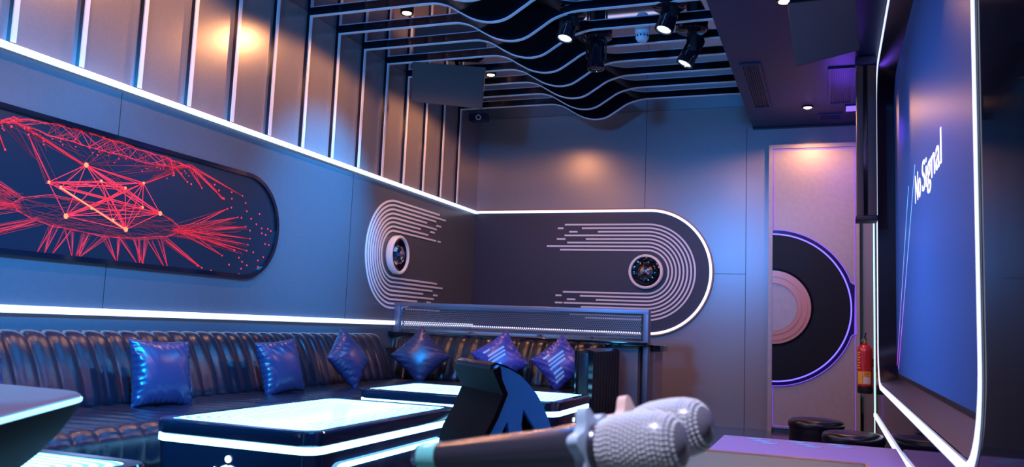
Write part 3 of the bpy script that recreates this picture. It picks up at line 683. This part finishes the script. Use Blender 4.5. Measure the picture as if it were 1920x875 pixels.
# end arm with channels on its outer side
am = MB().box((-1.515-SO.x, 5.22-SO.y, .04), (-1.405-SO.x, 5.985-SO.y, .672)).build('arm', M['leather'], sofa, bevel=.03)
ac = MB()
for i in range(9):
    y = 5.28+i*.078; c = (-1.405-SO.x, y-SO.y)
    ac.rings([[(c[0]-.012+.026*math.cos(a), c[1]+.036*math.sin(a), z) for a in [PI*2*k/12 for k in range(12)]] for z in (.06, .63, .655)])
ac.build('arm_channels', M['leather'], am, smooth=1.2)
MB().strip([(-1.51-SO.x, 5.218-SO.y, .05), (-1.51-SO.x, 5.218-SO.y, .66), (-1.41-SO.x, 5.218-SO.y, .66), (-1.41-SO.x, 5.218-SO.y, .05)], .006, (0, -1, 0), .006).build('piping', M['black_gloss'], am)
MB().box((XL+.05-SO.x, .3-SO.y, .04), (XL+.88-SO.x, 5.88-SO.y, .2)).box((-2.44-SO.x, 5.32-SO.y, .04), (-1.51-SO.x, 5.88-SO.y, .2)).build('plinth', M['black'], sofa)
MB().box((XL+.02-SO.x, .32-SO.y, .06), (XL+.05-SO.x+.1, 5.9-SO.y, .60)).build('back_frame', M['black'], sofa)

# ------------------------------------------------------------------ pillows
def pillow_mesh(size, thick, seed, slashes):
    n = 72 if slashes else 44; rr = random.Random(seed); h = size/2
    ph = [(rr.uniform(3, 9), rr.uniform(0, 6), rr.uniform(3, 9)) for _ in range(5)]
    def pt_(u, v, sgn):
        e = (1-abs(u)**2.6)*(1-abs(v)**2.6)
        pin_u = 1-.085*(1-v*v)*1.0 if True else 1; pin_v = 1-.085*(1-u*u)
        d = max(abs(u), abs(v))
        wr = sum(math.sin(a*(u*3)+b+c*v*2.2) for a, b, c in ph)*.0022*max(0, d-.35)*(1.0 if d < .98 else 0)
        fold = .004*math.sin(34*(u if abs(v) > abs(u) else v)+seed)*max(0, (d-.72)/.28)*(0 if d > .985 else 1)
        return (u*h*pin_u*(1-.04*abs(v)**3 if 0 else 1), v*h*pin_v, sgn*(thick/2*max(0, e)**.55+(wr+fold if e > 0 else 0)))
    mb = MB(); N = n+1
    for sgn in (1, -1):
        vs = [pt_(2*i/n-1, 2*j/n-1, sgn) for j in range(N) for i in range(N)]
        fs = []; mi = []
        for j in range(n):
            for i in range(n):
                q = (j*N+i, j*N+i+1, (j+1)*N+i+1, (j+1)*N+i); fs.append(q)
                k = 0
                if slashes and sgn > 0:
                    u = (2*(i+.5)/n-1); v = (2*(j+.5)/n-1)
                    # bars run along u; stacked along v in two clusters, ends stepped
                    for c0, cn, u0, u1 in ((-.70, 3, -.74, -.22), (-.06, 3, -.62, .34)):
                        for b in range(cn):
                            if abs(v-(c0+b*.185)) < .055 and u0+b*.07 < u < u1+b*.07-(.0): k = 1
                    if abs(v-.58) < .055 and -.55 < u < -.20: k = 1
                mi.append(k)
        nb = len(mb.v); mb.v += vs; mb.f += [tuple(a+nb for a in q) for q in fs]; mb.mi += mi
    return mb
def pillow(c, face, spin, label, size=.34, thick=.13, seed=1, slashes=False, lean=.3):
    """face: direction the front looks to; spin: rotation about it"""
    N = Vector(face).normalized(); U = Vector((0, 0, 1)).cross(N).normalized(); V = N.cross(U)
    cs, sn = math.cos(spin), math.sin(spin)
    U, V = U*cs+V*sn, -U*sn+V*cs
    mesh = pillow_mesh(size, thick, seed, slashes)
    o = mesh.build('throw_pillow', [M['satin_print_lit'] if slashes else M['satin'], M['slash']], smooth=1.5)
    mm = Matrix((U, V, N)).transposed().to_4x4(); mm.translation = c; o.matrix_world = mm
    return tag(o, label, 'pillow', 'leather throw pillows on the corner sofa')
LN = (1, -.12, .28)
pillow((-2.855, 2.12, .535), LN, .05, 'navy leather pillow cut by the left picture edge, against the sofa back', seed=2)
pillow((-2.855, 3.09, .522), (1, -.22, .28), -.04, 'square upright navy pillow behind the nearer lit table, left of the sofa seam', .315, seed=3)
pillow((-2.855, 3.99, .522), (1, -.15, .28), .09, 'square upright navy pillow right of the sofa seam, above the nearer lit table', .31, seed=4)
pillow((-2.825, 4.65, .555), (1, -.10, .42), .72, 'narrow looking navy pillow standing on its corner on the left wall sofa', .30, .14, seed=5)
pillow((-2.80, 5.60, .555), (.42, -1, .30), .80, 'plain navy pillow standing on its corner in the sofa corner', .32, .13, seed=6)
pillow((-2.20, 5.66, .565), (.28, -1, .32), .62, 'navy pillow with pale slash stripes, left of the two striped pillows', .31, .13, seed=7, slashes=True)
pillow((-1.755, 5.66, .555), (.28, -1, .32), .70, 'navy pillow with pale slash stripes, beside the sofa end arm', .30, .13, seed=8, slashes=True)

# ------------------------------------------------------------------ lit tables
def rr3(w, l, r, z, n=6): return [(x, y, z) for x, y in rrect(w, l, r, n)]
def make_table():
    t = thing('lit_table', '', 'table', (0, 0, 0), 0, 'tables with glowing tops')
    W, L = .64, 1.08
    MB().rings([rr3(W*.90, L*.94, .05, 0), rr3(W*.91, L*.945, .05, .05), rr3(W*.975, L*.985, .06, .34), rr3(W*.985, L*.99, .06, .378)]).build('body', M['table_body'], t, smooth=.6)
    MB().rings([rr3(W*.985, L*.99, .06, .402), rr3(W, L, .06, .41), rr3(W, L, .06, .444), rr3(W-.008, L-.008, .057, .449), rr3(W-.07, L-.07, .045, .449), rr3(W-.072, L-.072, .045, .445)]).build('rim', M['table_body'], t, smooth=.6)
    MB().rings([rr3(W*.985, L*.99, .06, .379), rr3(W*.995, L*.997, .062, .380), rr3(W*.995, L*.997, .062, .401), rr3(W*.985, L*.99, .06, .402)]).build('light_band', M['led_cyan'], t)
    MB().rings([rr3(W-.073, L-.073, .045, .4455), rr3(W-.073, L-.073, .045, .4475)]).build('lit_top', M['top'], t)
    # glowing outline on the two long sides
    for s in (1, -1):
        pts = [(s*(W*.455+.0005+.028*((v+.19-.05)/.29)), u, v+.19) for u, v in rrect(.82, .28, .035, 6)]
        MB().strip(pts, .008, (s, 0, 0), .006, closed=True).build('light_outline', M['led_cyan'], t)
    # crown-like emblem on the two short sides
    for s in (1, -1):
        e = MB()
        def Y(z): return s*(L*.4725+.001+.0215*((z-.05)/.29))
        def P2(u, v): return (u, Y(v), v)
        def bar(pp, w): e.strip([P2(*p) for p in pp], w, (0, s, 0), .004)
        e.prism(arc(0, .342, .0115, 0, 337.5, 15), lambda a, b: (a, Y(b), b), lambda a, b: (a, Y(b)+s*.004, b))
        bar([(0, .322), (0, .18)], .003)
        for q in (1, -1):
            bar([(q*.006, .318)]+[(q*(.004+.036*math.sin(math.radians(a))), .278+.040*math.cos(math.radians(a))) for a in range(10, 171, 20)]+[(q*.006, .238)], .0055)
            bar([(q*(.052+.024*math.cos(math.radians(a))*-1+.0), .272+.046*math.sin(math.radians(a))) for a in range(80, 281, 20)], .0045) if 0 else None
            bar([(q*(.046+.016*math.sin(a)), .272+.040*math.cos(a)) for a in [.25+i*.32 for i in range(9)]], .005)
        bar([(-.055, .20), (.055, .20)], .006)
        e.build('emblem', mat('emblem_light', (1, 1, 1), .4, emit=(.75, .93, 1), es=2.4) if 'emb' not in M else M['emb'], t)
    return t
M['emb'] = mat('emblem_light', (1, 1, 1), .4, emit=(.75, .93, 1), es=2.4)
t1 = make_table(); t1.location = (-1.795, 2.80, 0); t1['label'] = 'glowing-top table in front of the left wall sofa, the nearer complete one'
t2 = copy_tree(t1); t2.location = (-1.745, 4.18, 0); t2.rotation_euler = (0, 0, PI/2); t2['label'] = 'glowing-top table standing crosswise in front of the short sofa'
t3 = copy_tree(t1); t3.location = (-1.80, 1.07, 0); t3['label'] = 'glowing-top table cut by the lower left picture corner'

# ------------------------------------------------------------------ touch kiosks
def kiosk(loc, rz, label, scale=1):
    o = thing('song_kiosk', label, 'kiosk', loc, rz, 'song kiosks')
    # profile in (u, z); plate width along -v
    prof_front = [(-.005, .676), (.012, .63), (.030, .598), (.000, .53), (-.030, .47), (-.120, .02)]
    side = [(.004, .683), (.035, .672), (.065, .655), (.090, .630), (.115, .600), (.135, .565), (.152, .525), (.175, .46), (.24, .25), (.31, .0), (.26, .0), (.20, .22), (.128, .475), (.078, .555), (.074, .51), (.095, .40), (.17, .0), (.11, .0), (.055, .40), (.034, .52), (.012, .47), (-.02, .38), (-.075, .0), (-.125, .0), (-.035, .47), (-.002, .53), (.026, .598), (.008, .632), (-.008, .668)]
    W = .33
    side = [(a*1.15 if b > .3 else a, b) for a, b in side]
    MB().prism(side, lambda a, b: (a, 0, b), lambda a, b: (a, .022, b)).build('side_panel', M['blue_plate'], o, bevel=0)
    MB().prism([(a, b) for a, b in side], lambda a, b: (a, W, b), lambda a, b: (a, W-.022, b)).build('side_panel', M['blue_plate'], o)
    core = [(a, b) for a, b in side if b > .58]+[(.155, .54), (.19, .46), (.26, .25), (.33, .01), (-.10, .01), (-.03, .46), (.0, .53)]
    core = [(.01, .66), (.04, .655), (.07, .64), (.10, .61), (.13, .575), (.15, .54), (.185, .46), (.26, .25), (.33, .01), (-.10, .01), (-.02, .46), (.008, .53), (.034, .598), (.016, .632)]
    MB().prism(core, lambda a, b: (a, .0225, b), lambda a, b: (a, W-.0225, b)).build('inner_body', M['dark_plate'], o)
    pp = [(-.012, .668), (.006, .632), (.024, .598), (-.004, .53), (-.037, .47), (-.127, .03)]
    inn = [(.0+.012, .68), (.020, .640), (.040, .600), (.012, .53), (-.020, .47), (-.105, .03)]
    MB().prism(pp+inn[::-1], lambda a, b: (a-.004, -.004, b), lambda a, b: (a-.004, W+.004, b)).build('front_plate', M['dark_plate'], o)
    top = [(a*1.15, b) for a, b in [(-.012, .668), (-.010, .683), (.004, .690), (.036, .680), (.068, .662), (.094, .637), (.119, .606), (.14, .570), (.133, .566), (.112, .600), (.088, .630), (.064, .654), (.034, .671), (.004, .681)]]
    MB().prism(top, lambda a, b: (a, .023, b), lambda a, b: (a, W-.023, b)).build('top_skin', M['black_gloss'], o)
    return o
kiosk((-.918, 2.345, 0), math.radians(45), 'dark bent stand with blue forked side panel, in front of the crosswise lit table')
# rounded console at the left edge, close to the lens
ck = thing('tilted_console', 'blurred dark round-nosed console with a glossy lit top at the lower left', 'console', (-1.70, 1.05, .45))
base = [(-1.98, 1.36), (-1.42, 1.345), (-1.17, .90), (-1.22, .72), (-1.98, .72)]
def rounded(P, r, n=6):
    out = []
    for i, p in enumerate(P):
        a, b, c = Vector(P[i-1]), Vector(p), Vector(P[(i+1) % len(P)])
        d0 = (a-b).normalized()*r; d1 = (c-b).normalized()*r
        for k in range(n+1):
            t = k/n; out.append(tuple((b+d0)*(1-t)**2+b*2*t*(1-t)+(b+d1)*t*t))
    return out
ro = rounded(base, .085)
def inset(q):   # draw the outline in towards the foot of the console
    cx, cy = -1.70, 1.05
    return [(cx+(x-cx)*(1-q), cy+(y-cy)*(1-q*.55)) for x, y in ro]
def lv(q, z): return [(x+1.70, y-1.05, z) for x, y in inset(q)]
MB().rings([lv(.42, 0), lv(.36, .02), lv(.22, .06), lv(.10, .105), lv(.02, .145), lv(.0, .165)]).build('body', M['dark_plate'], ck, smooth=.9)
MB().rings([lv(.0, .165), lv(-.012, .167), lv(-.012, .173), lv(.0, .175)]).build('edge_glint', mat('edge_reflection', (.5, .8, 1), .3, emit=(.30, .70, 1), es=1.6), ck, smooth=.9)  # glowing strip put in for the reflection along the rim
MB().rings([lv(.0, .1751), lv(.0, .178), lv(.02, .181)]).build('glass_top', mat('console_glass_sheen', (.22, .42, .55), .22, 0, .7), ck, smooth=.9)  # pale cyan base carries the sheen on the top

# ------------------------------------------------------------------ stools, extinguisher, low bench
def stool(loc, label, r=.175, h=.27):
    o = thing('round_stool', label, 'stool', loc, 0, 'low black leather stools')
    MB().lathe([(0, .03), (r-.004, .03), (r-.004, h-.055), (r-.001, h-.050)], n=40).build('body', M['leather'], o, smooth=.8)
    MB().lathe([(r-.001, h-.052), (r+.003, h-.045), (r+.002, h-.025), (r-.008, h-.009), (r-.030, h-.001), (r*.5, h+.003), (0, h+.004)], n=40).build('cushion', M['leather'], o, smooth=.8)
    MB().lathe([(0, 0), (r-.02, 0), (r-.02, .03), (0, .03)], n=32).build('base', M['black'], o, smooth=.6)
stool((-.085, 6.02, 0), 'black leather stool standing nearest to the door')
stool((.125, 5.33, 0), 'black leather stool between two others, middle one by the screen wall', .170)
stool((.135, 4.62, 0), 'black leather stool just behind the purple bench, mostly hidden', .165, .265)
fe = thing('fire_extinguisher', 'red fire extinguisher with yellow labels hung by the door', 'fire extinguisher', (.250, 7.02, .40))
MB().lathe([(0, .0), (.050, .0), (.055, .006), (.055, .055)], n=36).build('foot_ring', M['black'], fe, smooth=.7)
MB().lathe([(.0545, .055), (.055, .06), (.055, .315), (.052, .335), (.042, .352), (.026, .363), (.016, .368), (.016, .378), (0, .378)], n=36).build('cylinder', M['ext_red'], fe, smooth=.7)
MB().lathe([(.013, .378), (.013, .395), (.018, .397), (.018, .410), (.010, .414), (0, .414)], n=20).box((-.026, -.006, .392), (.026, .006, .402)).build('valve', M['brass'], fe, smooth=.7)
MB().box((-.006, -.05, .412), (.006, .022, .420)).add([(-.006, .01, .414), (.006, .01, .414), (.006, .028, .414), (-.006, .028, .414), (.004, .0, .455), (.012, .0, .455), (.012, .014, .458), (.004, .014, .458)], [(0,3,2,1),(4,5,6,7),(0,1,5,4),(1,2,6,5),(2,3,7,6),(3,0,4,7)]).build('handle', M['black'], fe)
MB().box((.05, -.012, .20), (XR-.250, .012, .26)).build('wall_bracket', M['black'], fe)
def wrap(a0, a1, z0, z1, r, mt, name, par, n=10):
    P = [(r*math.cos(math.radians(a0+(a1-a0)*i/n)), r*math.sin(math.radians(a0+(a1-a0)*i/n))) for i in range(n+1)]
    Q = [(a*.985, b*.985) for a, b in P]
    mb = MB(); mb.prism(P+Q[::-1], lambda a, b: (a, b, z0), lambda a, b: (a, b, z1)); return mb.build(name, mt, par, smooth=.6)
wrap(252, 315, .07, .165, .0556, M['label_y'], 'front_label', fe)
wrap(256, 311, .078, .120, .0560, M['label_w'], 'white_field', fe)
wrap(205, 247, .07, .165, .0556, M['label_y'], 'side_label', fe)
for i, z in enumerate((.185, .205, .225, .245, .265, .285, .30)):
    wrap(196+(i % 3)*4, 232-(i % 2)*7, z, z+.009, .0556, M['label_y'], 'print_line', fe, 5)
for i, z in enumerate((.130, .142, .152)):
    wrap(262, 303-(i % 2)*8, z, z+.004, .0562, M['ext_red'], 'print_line', fe, 5)

bn = thing('low_bench', 'low purple bench with pale slash marks along its far edge', 'bench', (-.10, 3.2, 0))
MB().box((-.385, -1.25, .0), (.383, 1.135, .285)).build('base', M['bench_side'], bn, bevel=.004)
MB().box((-.388, -1.255, .285), (.386, 1.14, .31)).build('top', M['purple'], bn, bevel=.004)
def sl(cx, cy, n):
    for i in range(n):
        x = cx+i*.038; y = cy-i*.062; q = [(x-.045, y-.022), (x+.025, y-.022), (x+.045, y+.022), (x-.025, y+.022)]
        MB().prism(q, lambda a, b: (a, b, .3102), lambda a, b: (a, b, .312)).build('slash_mark', M['slash'], bn)
sl(-.235, 1.06, 3); sl(-.045, 1.06, 3); sl(.125, 1.09, 2)

# ------------------------------------------------------------------ near table and microphones
nt_ = thing('near_table', 'grey-green table top with a copper edge close to the lens at the lower right', 'table', (-.27, .85, 0))
MB().box((-.20, -.45, .595), (.318, .512, .62)).build('top', M['tabletop'], nt_, bevel=.004)
MB().box((-.203, .512, .597), (.321, .518, .6215)).box((.318, -.45, .597), (.3215, .512, .6215)).build('edge_band', M['copper_edge'], nt_)
for x in (-.17, .28):
    for y in (-.42, .42): MB().box((x-.018, y-.018, 0), (x+.018, y+.018, .595)).build('leg', M['black'], nt_)

def mic(base, tip, label, r_head=.034, stones=True, prong=0):
    B = Vector(base); T_ = Vector(tip); A = (T_-B).normalized(); L = (T_-B).length
    o = thing('microphone', label, 'microphone', base, 0, 'rhinestone microphones')
    h0 = L-.092
    body = MB().lathe([(0, 0), (.012, 0), (.0155, .004), (.0165, .012), (.0175, .05), (.0205, .10), (.0245, h0-.04), (.026, h0-.004), (.024, h0)], ax=A, n=32).build('handle', M['mic'], o, smooth=.8)
    MB().lathe([(.0172, .010), (.0176, .012), (.0178, .034), (.0174, .036)], ax=A, n=32).build('end_band', M['mic_teal'], body, smooth=.8)
    hp = [(.022, h0), (.028, h0+.006), (r_head*.97, h0+.022), (r_head, h0+.040), (r_head, h0+.052), (r_head*.97, h0+.066), (r_head*.85, h0+.080), (r_head*.55, h0+.090), (0, h0+.093)]
    hd = MB().lathe(hp, ax=A, n=36).build('head', M['head_mesh'], o, smooth=.8)
    a = A.orthogonal().normalized(); b = A.cross(a)
    st = MB(); s0 = .0034; ax = A
    prof = samp(hp, 1)
    s = h0+.006; row = 0
    def rad(h):
        for (r1, h1), (r2, h2) in zip(hp, hp[1:]):
            if h1 <= h <= h2: return r1+(r2-r1)*(h-h1)/max(1e-6, h2-h1)
        return 0
    while s < h0+.090:
        r = rad(s); n = max(6, int(2*PI*r/.0050))
        for i in range(n):
            th = 2*PI*(i+.5*(row % 2))/n; rd = a*math.cos(th)+b*math.sin(th); tg = ax.cross(rd)
            c = ax*s+rd*(r-.0002); q = .0022
            tip_ = c+rd*.0016
            ringp = [c+(ax*math.cos(k*PI/3)+tg*math.sin(k*PI/3))*q for k in range(6)]
            r2 = [c+rd*.0017+(ax*math.cos(k*PI/3)+tg*math.sin(k*PI/3))*q*.55 for k in range(6)]
            nb = len(st.v); st.v += [tuple(v) for v in ringp+r2]; st.f += [(nb+k, nb+(k+1) % 6, nb+6+(k+1) % 6, nb+6+k) for k in range(6)]+[tuple(nb+6+k for k in range(6))]; st.mi += [0]*7
        s += .0046 if r > r_head*.9 else .0042; row += 1
    so_ = st.build('rhinestones', M['stone'], hd); so_['kind'] = 'stuff'
    # anti-roll ring: star of rounded lobes
    def lob(th): return .031+.014*(.5+.5*math.cos(6*th))**1.5
    K = 72; loops = []
    for rr_, h in ((0, -.007), (1, -.006), (1, .006), (0, .007)):
        loops.append([A*(h0-.012+h)+(a*math.cos(t)+b*math.sin(t))*((.022) if rr_ == 0 else lob(t+prong)) for t in [2*PI*i/K for i in range(K)]])
    mb = MB(); mb.rings(loops+[loops[0]], cap=False); mb.build('anti_roll_ring', M['clear'] if not prong else M['pink'], o, smooth=.9)
    return o
mic((-.462, .93, .6385), (-.135, .865, .691), 'rhinestone microphone lying nearest, dark handle pointing left, clear ring', .034, prong=0)
mic((-.40, 1.075, .6385), (-.128, .985, .699), 'rhinestone microphone behind the other one, with a pink ring', .033, prong=.25)
